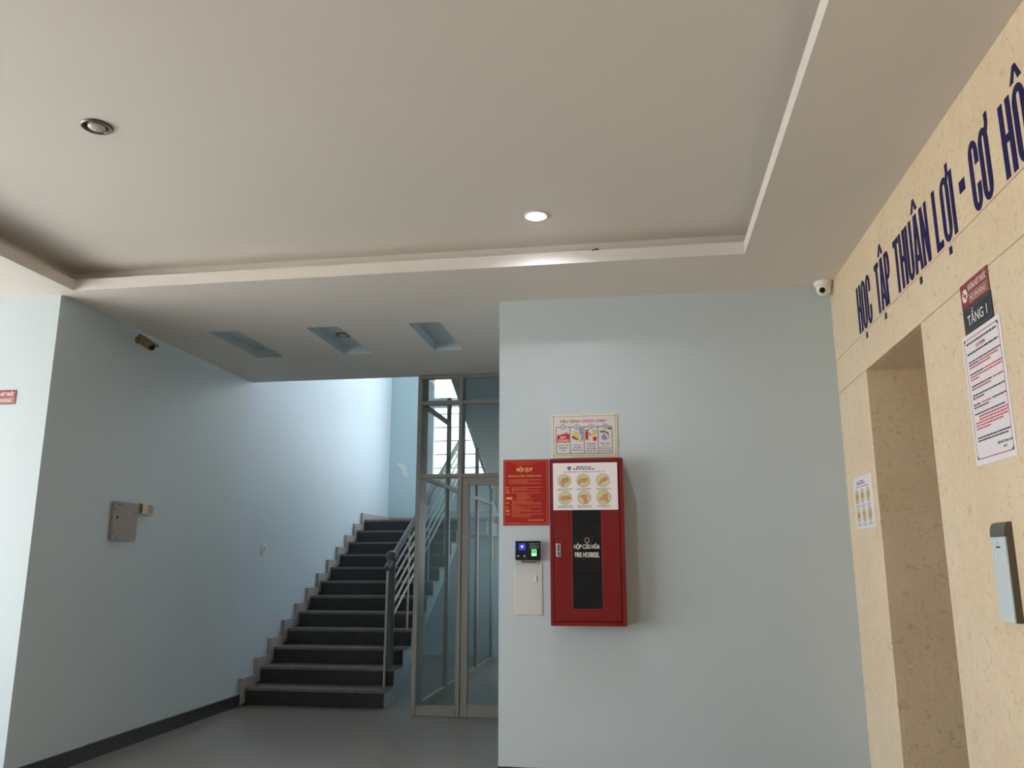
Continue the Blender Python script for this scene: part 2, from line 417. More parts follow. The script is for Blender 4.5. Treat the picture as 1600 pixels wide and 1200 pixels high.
# dark granite baseboards
for nm, a in (('baseboard_back', (XB, XR-.012, YB-.012, YB, 0, .12)), ('baseboard_left', (XL-.015, XL+.012, YF, 9.07, 0, .12)), ('baseboard_right', (XR-.012, XR, YN, DY0, 0, .12)), ('baseboard_front_left', (XO, XL+.012, YF-.012, YF, 0, .12))):
    struct(MB().box(*a).build(nm, 'dark_granite'))

# ------------------------------------------------------------------ stairwell window
win = struct(bpy.data.objects.new('window_1', None)); C.objects.link(win); win.location = (WX0, YS, WZ0)
W, HH = WX1-WX0, WZ1-WZ0
f = MB()
f.box(0, .09, 0, .1, 0, HH).box(W-.05, W, 0, .1, 0, HH).box(.09, W-.05, 0, .1, 0, .05).box(.09, W-.05, 0, .1, HH-.05, HH)
f.box(1.05, 1.10, .01, .09, .05, HH-.05)
f.box(.09, W-.05, .005, .09, 1.28, 1.46)
f.build('window_frame', 'white_frame', win)
for z0, z1 in ((.05, 1.28), (1.46, HH-.05)):
    for x0, x1 in ((.09, 1.05), (1.10, W-.05)):
        MB().box(x0, x1, .05, .056, z0, z1).build('pane', 'window_glass', win)
for k in range(5):
    MB().cyl((.02, .13, .18+.25*k), (W-.02, .13, .18+.25*k), .012, n=8).build('security_bar', 'rail_bar', win)

# ------------------------------------------------------------------ stairs
st = thing('staircase', 'dark granite staircase rising to a landing beside the pale blue stairwell wall', 'stairs', (0,0,0))
RI, TR, Y12 = 0.187, 0.351, 13.015
SX0, SX1 = XL-.015, -2.86
nos = lambda k: Y12-(12-k)*TR
for k in range(1, 13):
    y = nos(k); z = RI*k
    MB().box(SX0+.002, SX1, y+.02, y+.04, z-RI, z-.03).build('riser', 'dark_granite', st)
    yb = nos(k+1)+.04 if k < 12 else YS-.004
    xb = SX1 if k < 12 else -2.46
    MB().box(SX0+.002, xb, y, yb, z-.03, z).build('tread' if k < 12 else 'landing', 'tread_granite', st)
    if k < 12: MB().box(SX0+.001, SX0+.04, y-.08, nos(k+1)-.08, z-RI+.02, z+.105).build('skirting', 'skirt_granite', st)
    else:
        MB().box(SX0+.001, SX0+.04, y-.08, YS-.004, z-RI+.02, z+.105).build('skirting', 'skirt_granite', st)
        MB().box(SX0+.04, -2.46, YS-.03, YS-.004, z, z+.105).build('skirting', 'skirt_granite', st)
poly = [(nos(1)+.04, 0), (nos(1)+.04, RI-.03)]
for k in range(1, 12): poly += [(nos(k+1)+.04, RI*k-.03), (nos(k+1)+.04, RI*(k+1)-.03)]
poly += [(YS-.004, RI*12-.03), (YS-.004, RI*12-.25), (Y12+.1, RI*12-.25), (nos(2)+.1, 0)]
MB().prism_x(poly, SX0+.003, SX1).build('stair_slab', 'stair_soffit', st)
MB().box(SX1, -2.46, Y12+.1, YS-.004, RI*12-.25, RI*12-.03).build('landing_slab', 'stair_soffit', st)
# upper flight over the glazed room
s2 = 0.42; und = lambda y: 3.28+s2*(12.2-y)
uf = [(14.0, und(14.0)), (9.05, und(9.05))]
top = []
nst = 14; dy = (14.0-9.05)/nst; dz = s2*dy
for k in range(nst):
    y = 14.0-k*dy; z = und(14.0)+.14+k*dz
    top += [(y, z), (y, z+dz), ]
uf2 = [(14.0, und(14.0)), (9.05, und(9.05)), (9.05, top[-1][1])] + top[::-1]
uflight = MB().prism_x(uf2, -2.42, XB-.003).build('upper_flight', 'stair_soffit', st)
MB().box(-2.46, XB-.003, 14.0, YS-.004, und(14.0)-.1, und(14.0)+.14).build('upper_landing', 'stair_soffit', st)
eb = [(14.0, und(14.0)-.03), (9.05, und(9.05)-.03), (9.05, und(9.05)+.22), (14.0, und(14.0)+.22)]
MB().prism_x(eb, -2.47, -2.42).build('edge_beam', 'stair_soffit', st)

# railing
rl = thing('stair_railing', 'grey pipe handrail with ball-topped newel and pale sloping bars on the staircase', 'railing', (0,0,0))
RX, RY0, RZ0 = -2.94, 9.40, 1.497; SL = RI/TR
rz = lambda y: RZ0+(y-RY0)*SL
MB().cyl((RX, RY0, rz(RY0)), (RX, 13.2, rz(13.2)), .036, n=18).ball((RX, RY0, rz(RY0)), .0365, 18, 10).build('handrail', 'rail_grey', rl, smooth=True)
NYP = 9.58
NZ = 1.632
ty = nos(2)*0+RI*math.floor((NYP-nos(1))/TR+1)
MB().cyl((RX, NYP, ty), (RX, NYP, NZ-.03), .052, n=24).build('newel_post', 'rail_grey', rl, smooth=True)
MB().ball((RX, NYP, NZ), .070, 24, 14).build('newel_ball', 'rail_grey', rl, smooth=True)
MB().cyl((RX, 9.43, RI), (RX, 9.43, rz(9.43)-.03), .014, n=10).build('support_post', 'rail_bar', rl, smooth=True)
for k in range(1, 6):
    d = 0.03+.135*k
    MB().cyl((RX, NYP, rz(NYP)-d), (RX, 13.1, rz(13.1)-d), .0135, n=10).build('sloping_bar', 'rail_bar', rl, smooth=True)
for y in (10.32, 11.3, 12.25, 13.1):
    zb = RI*min(12, math.floor((y-nos(1))/TR+1))
    MB().box(RX-.008, RX+.008, y-.02, y+.02, zb, rz(y)-.03).build('baluster', 'rail_bar', rl)

# ------------------------------------------------------------------ glass partitions
PY = 8.80
gp = thing('glass_partition', 'aluminium framed glass partition with door facing the hall under the soffit', 'partition', (-2.45, PY, 0))
PX1 = XB+2.45
T1, T2 = 3.30, 2.475
def bar(p, *a, nm='transom'): return MB().box(*a).build(nm, 'alu_frame', p, bevel=.004, seg=1)
bar(gp, 0, .05, 0, .28, 0, H-.002, nm='corner_post')
bar(gp, .475, .52, 0, .16, 0, H-.002, nm='mullion')
bar(gp, PX1-.055, PX1-.003, 0, .09, 0, H-.002, nm='mullion')
for x0, x1 in ((.05, .475), (.52, PX1-.055)):
    bar(gp, x0, x1, .01, .08, T1, T1+.045); bar(gp, x0, x1, .01, .08, T2, T2+.045); bar(gp, x0, x1, .01, .08, H-.045, H-.002)
    for z0, z1 in ((T2+.045, T1), (T1+.045, H-.045)):
        MB().box(x0, x1, .045, .053, z0, z1).build('pane', 'clear_glass', gp)
bar(gp, .05, .475, .01, .08, 0, .10)
MB().box(.05, .475, .045, .053, .10, T2).build('pane', 'clear_glass', gp)
# the door leaf of the partition
dl = MB().box(.522, .60, .015, .075, 0, T2).box(PX1-.125, PX1-.055, .015, .075, 0, T2).box(.60, PX1-.125, .015, .075, T2-.085, T2).box(.60, PX1-.125, .015, .075, 0, .12).build('door', 'alu_frame', gp, bevel=.003, seg=1)
MB().box(.60, PX1-.125, .04, .048, .12, T2-.085).build('pane', 'clear_glass', dl)
MB().cyl((PX1-.09, .0, .95), (PX1-.09, .0, 1.2), .012).build('door_handle', 'silver_plastic', dl)

gs = thing('glass_partition', 'aluminium framed glass side screen between the staircase and the room under the upper flight', 'partition', (-2.42, PY+.1, 0))
yy = [0.18, 1.35, 3.22, 4.45]
tops = lambda y: min(H+.02, und(y+PY+.1)-.04)
for a in yy[1:]: bar(gs, -.03, .02, a-.03, a+.03, 0, tops(a+.03), nm='mullion')
for i in range(3):
    a, b = yy[i]+(.03 if i else 0), yy[i+1]-.03
    bar(gs, -.025, .02, a, b, 0, .1)
    for z in (T2, T1):
        if tops(b) > z+.1: bar(gs, -.025, .02, a, b, z, z+.05)
    cuts = [.1, T2, T2+.05, T1, T1+.05]
    zt = lambda y: tops(y)
    lev = [(.1, T2)]
    MB().prism_x([(a,.1),(b,.1),(b,min(T2,zt(b))),(a,min(T2,zt(a)))], -.006, .002).build('pane', 'clear_glass', gs)
    if zt(a) > T2+.1:
        p = [(a,T2+.05),(b,min(T2+.05,zt(b)) if zt(b)<T2+.05 else T2+.05)]
        p = [(a,T2+.05),(b,T2+.05),(b,max(T2+.06,min(T1,zt(b)))),(a,max(T2+.06,min(T1,zt(a))))]
        MB().prism_x(p, -.006, .002).build('pane', 'clear_glass', gs)
    if zt(b) > T1+.1:
        MB().prism_x([(a,T1+.05),(b,T1+.05),(b,zt(b)),(a,zt(a))], -.006, .002).build('pane', 'clear_glass', gs)

# ------------------------------------------------------------------ downlights
def downlight(label, loc, lit):
    t = thing('ceiling_downlight', label, 'downlight', loc)
    # ring proud of the ceiling, deep cone, lens
    MB().lathe((0,0,0), (0,0,-1), [(.078,0),(.080,.006),(.074,.012),(.062,.010),(.058,.002),(.058,0)], 36, close=False).build('trim_ring', 'chrome' if not lit else 'white_frame', t, smooth=True)
    if lit:
        MB().lathe((0,0,0), (0,0,-1), [(.0580,.0),(.056,.014),(.04,.021),(.002,.024)], 32).build('lens', 'lamp_lens', t, smooth=True)
        l = bpy.data.lights.new('lamp', 'AREA'); l.shape = 'DISK'; l.size = .10; l.energy = LAMP_W; l.spread = R(150); l.color = (.90,.90,1.0)
        lo_ = bpy.data.objects.new('lamp', l); C.objects.link(lo_); lo_.parent = t; lo_.location = (0,0,-.027)
    else:
        MB().lathe((0,0,0), (0,0,-1), [(.0585,.003),(.052,.001),(.046,.0005)], 32, close=False).build('reflector', 'dark_hole', t, smooth=True)
        MB().lathe((0,0,0), (0,0,-1), [(.046,.0),(.044,.010),(.034,.017),(.018,.021),(.002,.022)], 32).build('bulb', 'bulb_glass', t, smooth=True)
    return t
LAMP_W = 8.0
downlight('unlit round downlight with a dark ring on the upper ceiling at left', (-2.81, 3.595, HU), False)
downlight('lit white round downlight near the far edge of the ceiling tray', (-0.632, 5.10, HU), True)
downlight('small unlit downlight inside the middle recessed ceiling niche', (-2.80, 7.32, H+.084), False)

# ------------------------------------------------------------------ wall lettering
LH, LS = .317, .0385
def stadium(cx, cz, w_, h_, n=9):
    r = w_/2; p = []
    for i in range(n+1): a = R(180*i/n); p.append((cx+r*math.cos(a), cz+h_/2-r*1.35+1.35*r*math.sin(a)))
    for i in range(n+1): a = R(180+180*i/n); p.append((cx+r*math.cos(a), cz-h_/2+r*1.35+1.35*r*math.sin(a)))
    return p
def band(mb, outer, inner, y0, y1, closed=True):
    n = len(outer); m = n if closed else n-1
    vs = [(x,y0,z) for x,z in outer]+[(x,y0,z) for x,z in inner]+[(x,y1,z) for x,z in outer]+[(x,y1,z) for x,z in inner]
    fs = []
    for i in range(m):
        j = (i+1) % n
        fs += [(i,j,j+n,i+n),(i+2*n,i+3*n,j+3*n,j+2*n),(i,i+2*n,j+2*n,j),(i+n,j+n,j+3*n,i+3*n)]
    if not closed: fs += [(0,n,3*n,2*n),(n-1,3*n-1,4*n-1,2*n-1)]
    mb.add(vs, fs)
def letter(ch, x, w_, parent, marks=''):
    mb = MB(); D0, D1 = -.002, -.0001; h_, s = LH, LS; cnt = [0]
    def P(poly): cnt[0] += 1; mb.prism([(x+a, b) for a, b in poly], D0-.00012*cnt[0], D1+.000012*cnt[0]*0-.00001*cnt[0])
    rc = lambda a, b, c, d: P([(a,c),(b,c),(b,d),(a,d)])
    if ch == 'H': rc(0,s,0,h_); rc(w_-s,w_,0,h_); rc(s,w_-s,h_/2-.017,h_/2+.017)
    elif ch == 'I': rc(0,s,0,h_)
    elif ch == 'L': rc(0,s,0,h_); rc(s,w_,0,.036)
    elif ch == 'T': rc(w_/2-s/2,w_/2+s/2,0,h_-.036); rc(0,w_,h_-.036,h_)
    elif ch == 'N': rc(0,s*.9,0,h_); rc(w_-s*.9,w_,0,h_); P([(s*.25,h_),(s*1.05,h_),(w_-s*.25,0),(w_-s*1.05,0)])
    elif ch == 'A':
        P([(0,0),(s*.95,0),(w_/2+s*.25,h_),(w_/2-s*.6,h_)]); P([(w_,0),(w_-s*.95,0),(w_/2-s*.25,h_),(w_/2+s*.6,h_)]); rc(w_*.25,w_*.75,.06,.092)
    elif ch == 'P':
        rc(0,s,0,h_); hb = h_*.54; c = h_-hb/2
        o = [(0,h_)]+[(w_-.04+.04*math.sin(R(a)), c+(hb/2)*math.cos(R(a))) for a in range(0,181,20)]+[(0,h_-hb)]
        i = [(0,h_-.034)]+[(w_-.04+(.04-s)*math.sin(R(a)), c+(hb/2-.034)*math.cos(R(a))) for a in range(0,181,20)]+[(0,h_-hb+.034)]
        band(mb, [(x+a,b) for a,b in o], [(x+a,b) for a,b in i], D0, D1, False)
    elif ch in 'OC':
        o = stadium(w_/2, h_/2, w_, h_+.008); i = stadium(w_/2, h_/2, w_-2*s, h_-.058)
        if ch == 'O': band(mb, [(x+a,b) for a,b in o], [(x+a,b) for a,b in i], D0, D1)
        else:
            n = len(o)//2
            oo = [(w_,h_*.64)]+o[:n]+o[n:]+[(w_,h_*.36)]; ii = [(w_-s,h_*.64)]+i[:n]+i[n:]+[(w_-s,h_*.36)]
            band(mb, [(x+a,b) for a,b in oo], [(x+a,b) for a,b in ii], D0, D1, False)
    elif ch == 'U':
        o = stadium(w_/2, h_/2, w_, h_+.008); i = stadium(w_/2, h_/2, w_-2*s, h_-.058); n = len(o)//2
        oo = [(0,h_)]+o[n:]+[(w_,h_)]; ii = [(s,h_)]+i[n:]+[(w_-s,h_)]
        band(mb, [(x+a,b) for a,b in oo], [(x+a,b) for a,b in ii], D0, D1, False)
    elif ch == '-': rc(0,w_,h_*.48,h_*.66)
    if 'dot' in marks: rc(w_/2-.017,w_/2+.017,-.068,-.030)
    if 'hat' in marks:
        P([(w_/2-.05,h_+.02),(w_/2-.018,h_+.02),(w_/2+.008,h_+.088),(w_/2-.012,h_+.088)]); P([(w_/2+.05,h_+.02),(w_/2+.018,h_+.02),(w_/2-.008,h_+.088),(w_/2+.012,h_+.088)])
    if 'horn' in marks: P([(w_-.03,h_-.03),(w_-.006,h_-.045),(w_+.014,h_-.005),(w_+.016,h_+.05),(w_-.014,h_+.05),(w_-.014,h_+.01)])
    o = mb.build('letter', 'lettering_navy', parent)
    return o
LY = 5.582
lt = thing('wall_lettering', 'large navy capital letters running along the top of the marble wall', 'lettering', (XR, LY, 3.059), FACE_RIGHTWALL)
def word(y0, y1, items, gap=.013):
    tot = sum(i[1] for i in items); k = (y0-y1-gap*(len(items)-1))/tot; x = LY-y0
    for ch, ww, mk in items: letter(ch, x, ww*k, lt, mk); x += ww*k+gap
word(5.582, 5.254, [('H',1,''),('O',1,'dot'),('C',1,'')])
word(5.137, 4.835, [('T',.85,''),('A',1.1,'hatdot'),('P',.95,'')], .004)
word(4.742, 4.171, [('T',.9,''),('H',1,''),('U',1,''),('A',1.15,'hatdot'),('N',1.05,'')], .009)
word(4.087, 3.813, [('L',.85,''),('O',1,'horndot'),('I',.36,'')], .016)
word(3.745, 3.681, [('-',1,'')])
word(3.615, 3.405, [('C',1,''),('O',1,'horn')])
word(3.290, 3.010, [('H',1,''),('O',1,'hatdot'),('I',.35,'')], .016)

# ------------------------------------------------------------------ fire hose cabinet
FX0, FX1, FZ0, FZ1, FD = -0.669, -0.125, 1.12, 2.326, .20
fw, fh = FX1-FX0, FZ1-FZ0
fc = thing('fire_hose_cabinet', 'red metal fire hose cabinet with a narrow glass window on the pale blue wall', 'cabinet', (FX0, YB, FZ0))
t = .012
MB().box(0, fw, -.012, 0, 0, fh).box(0, t, -FD+.02, -.012, 0, fh).box(fw-t, fw, -FD+.02, -.012, 0, fh).box(t, fw-t, -FD+.02, -.012, 0, t).box(t, fw-t, -FD+.02, -.012, fh-t, fh).build('body', 'red_metal', fc)
fr = MB().box(0, .03, -FD, -FD+.02, 0, fh).box(fw-.03, fw, -FD, -FD+.02, 0, fh).box(.03, fw-.03, -FD, -FD+.02, fh-.03, fh).box(.03, fw-.03, -FD, -FD+.02, 0, .03).build('face_frame', 'red_metal', fc, bevel=.003, seg=1)
gx0, gx1 = .158, .384
gz0, gz1 = .12, 1.09
dr = MB().box(.033, gx0, -FD-.004, -FD+.016, .033, fh-.033).box(gx1, fw-.033, -FD-.004, -FD+.016, .033, fh-.033).box(gx0, gx1, -FD-.004, -FD+.016, .033, gz0).box(gx0, gx1, -FD-.004, -FD+.016, gz1, fh-.033).build('door', 'red_metal', fc, bevel=.002, seg=1)
MB().box(gx0-.002, gx1+.002, -FD+.003, -FD+.007, gz0, gz1).build('glass_pane', 'cabinet_glass', dr)
for a in ((gx0,gx0+.006,gz0,gz1),(gx1-.006,gx1,gz0,gz1)): MB().box(a[0],a[1],-FD-.005,-FD+.003,a[2],a[3]).build('window_gasket', 'dark_red_sign', dr)
lk = MB().box(.046, .082, -FD-.012, -FD-.004, .486, .583).build('latch_plate', 'silver_plastic', dr, bevel=.004)
MB().cyl((.066, -FD-.018, .508), (.066, -FD-.012, .508), .010).build('latch_button', 'cap_grey', dr)
MB().box(.058,.07,-FD-.016,-FD-.012,.53,.572).build('latch_handle', 'cap_grey', dr)
text('lettering', 'white_print', fc, [('HỘP CỨU HỎA', (gx0+gx1)/2-.001, 1.680-FZ0, .032, .186), ('FIRE HOSREEL', (gx0+gx1)/2, 1.622-FZ0, .036, .178)], -FD+.0022, .03)
em = MB(); ringshape(em, [( .272+.020*math.cos(R(a)), .605+.020*math.sin(R(a))) for a in range(0,360,20)], [(.272+.012*math.cos(R(a)), .605+.012*math.sin(R(a))) for a in range(0,360,20)], -FD+.0022)
em.build('emblem', 'key_grey', fc)
rl_ = MB()
for q in range(4): rl_.lathe((.27, -.09-.02*q, .62), (0,1,0), [(.085+.012*(q % 2), -.012), (.105+.012*(q % 2), 0), (.085+.012*(q % 2), .012)], 28, close=False)
rl_.lathe((.27,-.06,.62),(0,1,0),[(.04,-.09),(.04,.03)],20)
rl_.build('hose_reel', 'hose_red', fc, smooth=True)
MB().cyl((.20,-.09,.98),(.35,-.09,.94),.022,.014).cyl((.2,-.09,.98),(.17,-.09,.99),.03).build('hose_nozzle', 'chrome', fc, smooth=True)
MB().box(.14,.40,-.13,-.03,.30,.36).build('shelf', 'cabinet_inside', fc)

# ------------------------------------------------------------------ notices
# red rules board
ZO = .07
rb = thing('fire_rules_board', 'red board with gold NỘI QUY rules beside the fire hose cabinet', 'sign', (-1.05, YB, 1.775+ZO))
w_, h_ = .352, .504
box('panel', 'red_board', rb, 0, w_, -.008, 0, 0, h_, bevel=.001, seg=1)
rframe(MB(), .010, w_-.010, .012, h_-.010, .0035, -.0086).build('border', 'gold_dim', rb)
text('title', 'gold_print', rb, [('NỘI QUY', .168, .427, .030, .125)], -.0088, .05)
text('subtitle', 'gold_print', rb, [('PHÒNG CHÁY CHỮA CHÁY', .170, .376, .0125, .262)], -.0088, .03)
text('heading', 'gold_dim', rb, [('CỘNG HÒA XÃ HỘI CHỦ NGHĨA VIỆT NAM', .165, .477, .0062, .192), ('ĐỘC LẬP - TỰ DO - HẠNH PHÚC', .165, .464, .0062, .13)], -.0088, .02)
b = MB(); rows = []
for x0, x1, z in ((.05,.295,.346),(.048,.19,.333),(.052,.29,.320)): rows.append((x0,x1,z))
word_rows(b, rows, -.0088, .005)
z = .288; pat = [.30,.19,.285,.09,.30,.19,.22,.21,.235,.17,.23,.30,.30,.115,.30,.15,.21,.30,.13,.305,.22,.20]
for i, x1 in enumerate(pat):
    word_rows(b, [((.105 if 5 <= i <= 9 else .067), x1, z)], -.0088, .0042); z -= .0107
fine(b.build('body_text', 'gold_dim', rb))
b = MB(); word_rows(b, [(.02,.042,.287),(.02,.047,.267),(.02,.05,.248),(.02,.046,.170),(.02,.04,.137),(.02,.048,.115),(.02,.05,.104),(.02,.05,.083),(.19,.31,.038)], -.0088, .005)
fine(b.build('article_numbers', 'gold_print', rb))
b = MB(); flat(b, [(.018,.188),(.072,.188),(.072,.183),(.086,.206),(.072,.226),(.072,.222),(.018,.222)], -.0087); b.build('arrow', 'red_print', rb)
b = MB(); word_rows(b, [(.024,.07,.205)], -.0089, .012); fine(b.build('arrow_text', 'gold_print', rb))

# fire instruction board
ib = thing('fire_instruction_board', 'cream fire instruction board with four numbered pictures above the red cabinet', 'sign', (-.668, YB, 2.288+ZO))
w_, h_ = .508, .335
box('panel', 'cream_board', ib, 0, w_, -.008, 0, 0, h_, bevel=.001, seg=1)
y1 = -.0086
b = MB(); b.quad((.018,y1,.018),(w_-.018,y1,.018),(w_-.018,y1,h_-.018),(.018,y1,h_-.018)); b.build('field', 'grey_board', ib)
rframe(MB(), .012, w_-.012, .014, h_-.012, .003, -.009).build('border', 'olive_line', ib)
for x, z in ((.014,.016),(w_-.014,.016),(.014,h_-.014),(w_-.014,h_-.014),(w_/2,h_-.012)): MB().cyl((x,-.0115,z),(x,-.0075,z),.0045,n=10).build('screw', 'print_brown', ib)
text('title', 'red_print', ib, [('TIÊU LỆNH CHỮA CHÁY', .245, .283, .021, .365)], -.0092, .04)
px = [.034, .143, .252, .360, .468]; pz0, pz1 = .028, .240
for i in range(4):
    b = MB(); ringshape(b, rounded(px[i]-.002, px[i+1]+.002, pz0, pz1, .010), rounded(px[i]+.002, px[i+1]-.002, pz0+.004, pz1-.004, .008), -.0092)
    b.build('picture_frame', 'navy_print', ib)
nums = []
for i in range(4):
    cx = (px[i]+px[i+1])/2; cz = .238
    cin = MB(); circ = MB(); disc(cin, cx, cz, .019, -.0094)
    ringshape(circ, [(cx+.021*math.cos(R(a)), cz+.021*math.sin(R(a))) for a in range(0,360,15)], [(cx+.0175*math.cos(R(a)), cz+.0175*math.sin(R(a))) for a in range(0,360,15)], -.0096)
    nums.append((str(i+1), cx, cz, .022, None))
    nd = cin.build('number_disc', 'grey_board', ib); circ.build('number_ring', 'navy_print', nd)
text('number', 'navy_print', ib, nums, -.0098, .04)
y2 = -.0093
b = MB(); flat(b, [(.040,.118),(.138,.118),(.139,.176),(.130,.190),(.126,.178),(.118,.206),(.108,.180),(.100,.200),(.094,.178),(.084,.192),(.074,.174),(.066,.186),(.060,.170),(.048,.184),(.042,.168)], y2); b.build('flames', 'flame_red', ib)
text('alarm_text', 'white_print', ib, [('BÁO', .090, .160, .016, .046), ('ĐỘNG', .090, .134, .020, .082)], -.0095, .05)
b = MB(); flat(b, [(.155,.165),(.170,.176),(.182,.202),(.200,.205),(.208,.180),(.218,.160),(.205,.135),(.180,.142),(.160,.150)], y2); b.build('hand_picture', 'print_yellow', ib)
b = MB(); flat(b, [(.215,.128),(.232,.120),(.240,.150),(.224,.158)], y2+.00005); b.build('spark_picture', 'print_yellow', ib)
b = MB(); flat(b, [(.155,.164),(.170,.168),(.190,.152),(.206,.146),(.204,.134),(.176,.142),(.158,.152)], y2-.0001); b.build('lever_picture', 'print_brown', ib)
b = MB(); flat(b, [(.212,.232),(.246,.232),(.246,.128),(.238,.130),(.228,.170),(.214,.190)], y2); b.build('switch_picture', 'print_blue', ib)
b = MB(); flat(b, [(.262,.136),(.284,.136),(.284,.190),(.277,.204),(.290,.206),(.290,.214),(.266,.214),(.262,.190)], y2); b.build('extinguisher_picture', 'flame_red', ib)
b = MB(); flat(b, [(.318,.156),(.350,.158),(.346,.128),(.324,.126)], y2); b.build('bucket_picture', 'flame_red', ib)
b = MB(); flat(b, [(.306,.170),(.316,.196),(.336,.206),(.352,.196),(.350,.172),(.330,.164)], y2); b.build('sand_picture', 'print_yellow', ib)
b = MB(); flat(b, [(.288,.196),(.302,.176),(.306,.162),(.300,.162),(.284,.190)], y2); b.build('hose_picture', 'print_green', ib)
b = MB(); flat(b, [(.318,.208),(.352,.206),(.352,.202),(.318,.203)], y2); b.build('shovel_picture', 'print_green', ib)
b = MB(); flat(b, [(.372,.198),(.392,.206),(.420,.200),(.440,.186),(.444,.164),(.436,.164),(.428,.182),(.404,.190),(.374,.190)], y2); b.build('handset_picture', 'print_green', ib)
b = MB(); flat(b, [(.430,.226),(.462,.232),(.460,.210),(.440,.214)], y2); b.build('cuff_picture', 'print_green', ib)
b = MB(); flat(b, [(.384,.150),(.392,.172),(.412,.178),(.426,.160),(.432,.138),(.416,.130),(.394,.132)], y2); b.build('telephone_picture', 'print_blue', ib)
b = MB(); flat(b, [(.420,.150),(.440,.168),(.452,.156),(.440,.134)], y2-.0001); b.build('dial_picture', 'print_yellow', ib)
b = MB(); flat(b, [(.408,.206),(.436,.222),(.430,.206)], y2-.0001); b.build('finger_picture', 'print_yellow', ib)
ln = []
for i, tx in enumerate((['KHI XẢY CHÁY', 'BÁO ĐỘNG', 'GẤP'], ['CÚP CẦU', 'DAO ĐIỆN', 'NƠI XẢY CHÁY'], ['DÙNG BÌNH', 'CHỮA CHÁY', 'CÁT VÀ NƯỚC', 'ĐỂ DẬP TẮT'], ['ĐIỆN THOẠI', 'SỐ 114', 'ĐỘI CHỮA CHÁY', 'CHUYÊN NGHIỆP'])):
    cx = (px[i]+px[i+1])/2
    z = .104 if len(tx) == 4 else .094
    for s in tx: ln.append((s, cx, z, .0095, min(.092, .0074*len(s)))); z -= .0185
text('instructions', 'navy_print', ib, ln, -.0092, .035)

# hand washing posters (one on the cabinet door, one on the marble wall)
def wash_poster(label, loc, rz):
    p = thing('hand_washing_poster', label, 'poster', loc, rz, 'hand washing posters')
    w_, h_ = .478, .348
    box('sheet', 'paper', p, 0, w_, -.0012, 0, 0, h_)
    y = -.0016
    b = MB(); word_rows(b, [(.175,.285,.317)], y, .008, (1.5, 3.2)); word_rows(b, [(.15,.315,.302)], y, .008, (1.5, 3.6)); fine(b.build('subheading', 'navy_print', p))
    text('title', 'red_print', p, [('SÁU BƯỚC RỬA TAY THƯỜNG QUY CỦA BỘ Y TẾ', .235, .281, .0095, .305)], y, .03)
    b = MB(); disc(b, .122, .309, .014, y); b.build('emblem', 'navy_print', p)
    b = MB(); ringshape(b, [(.122+.0085*math.cos(R(a)), .309+.0085*math.sin(R(a))) for a in range(0,360,30)], [(.122+.005*math.cos(R(a)), .309+.005*math.sin(R(a))) for a in range(0,360,30)], y-.0002); b.build('emblem_ring', 'print_blue', p)
    shapes = [
        [(-.018,-.044),(-.006,-.040),(.002,-.020),(.028,-.008),(.038,.010),(.024,.026),(.000,.024),(-.020,.014),(-.030,-.006),(-.024,-.030)],
        [(-.044,-.012),(-.036,-.026),(-.014,-.012),(.012,-.014),(.030,-.004),(.034,.014),(.014,.020),(-.016,.018),(-.036,.006)],
        [(-.036,-.032),(-.022,-.032),(-.006,-.014),(.018,-.008),(.036,.006),(.032,.024),(.010,.022),(-.010,.010),(-.030,-.014)],
        [(-.045,-.010),(-.020,-.020),(.010,-.020),(.044,-.008),(.044,.004),(.026,.018),(.006,.012),(-.014,.018),(-.030,.010)],
        [(.000,-.045),(.024,-.040),(.022,-.004),(.026,.024),(.010,.018),(-.010,.022),(-.036,.012),(-.030,.004),(-.008,-.004)],
        [(-.046,-.008),(-.020,-.020),(.012,-.024),(.030,-.038),(.036,-.028),(.026,-.004),(.034,.026),(.018,.030),(-.004,.018),(-.022,-.002)]]
    cxs = (.085, .226, .370)
    cap = MB()
    for i in range(6):
        cx = cxs[i % 3] + (.004 if i > 2 else 0); cz = .216 if i < 3 else .090; r = .050 if i != 5 else .053
        dmb = MB(); hmb = MB(); lmb = MB(); rim = MB()
        disc(dmb, cx, cz, r, y, 36)
        ringshape(rim, [(cx+r*math.cos(R(a)), cz+r*math.sin(R(a))) for a in range(0,360,12)], [(cx+(r-.002)*math.cos(R(a)), cz+(r-.002)*math.sin(R(a))) for a in range(0,360,12)], y-.0002)
        flat(hmb, [(cx+a, cz+c) for a, c in shapes[i]], y-.0003)
        pts = shapes[i]
        for q in range(1, len(pts)-1, 2):
            a = Vector((cx+pts[q][0], cz+pts[q][1])); bb = Vector((cx, cz))+ (Vector(pts[(q+4) % len(pts)])*0.35)
            d = (bb-a)*.6; nrm = Vector((-d.y, d.x)).normalized()*.0012
            lmb.add([(a.x-nrm.x,y-.0005,a.y-nrm.y),(a.x+d.x-nrm.x,y-.0005,a.y+d.y-nrm.y),(a.x+d.x+nrm.x,y-.0005,a.y+d.y+nrm.y),(a.x+nrm.x,y-.0005,a.y+nrm.y)], [(0,1,2,3)])
        pd = dmb.build('picture_disc', 'yellow_green', p); rim.build('disc_rim', 'cap_grey', pd)
        hmb.build('hands_picture', 'skin_print', pd); fine(lmb.build('finger_lines', 'skin_line', pd))
        word_rows(cap, [(cx-.050,cx+.056,cz-.060),(cx-.056+.008*(i % 3),cx+.058-.010*(i % 3),cz-.069)], y, .0042)
    fine(cap.build('captions', 'key_grey', p))
    return p
wash_poster('white hand washing poster with six round pictures stuck on the red cabinet door', (-.641, YB-FD-.0055, 1.874+ZO), FACE_BACK)
wash_poster('white hand washing poster with six round pictures on the marble beside the doorway', (XR, 6.11, 1.722+ZO), FACE_RIGHTWALL)

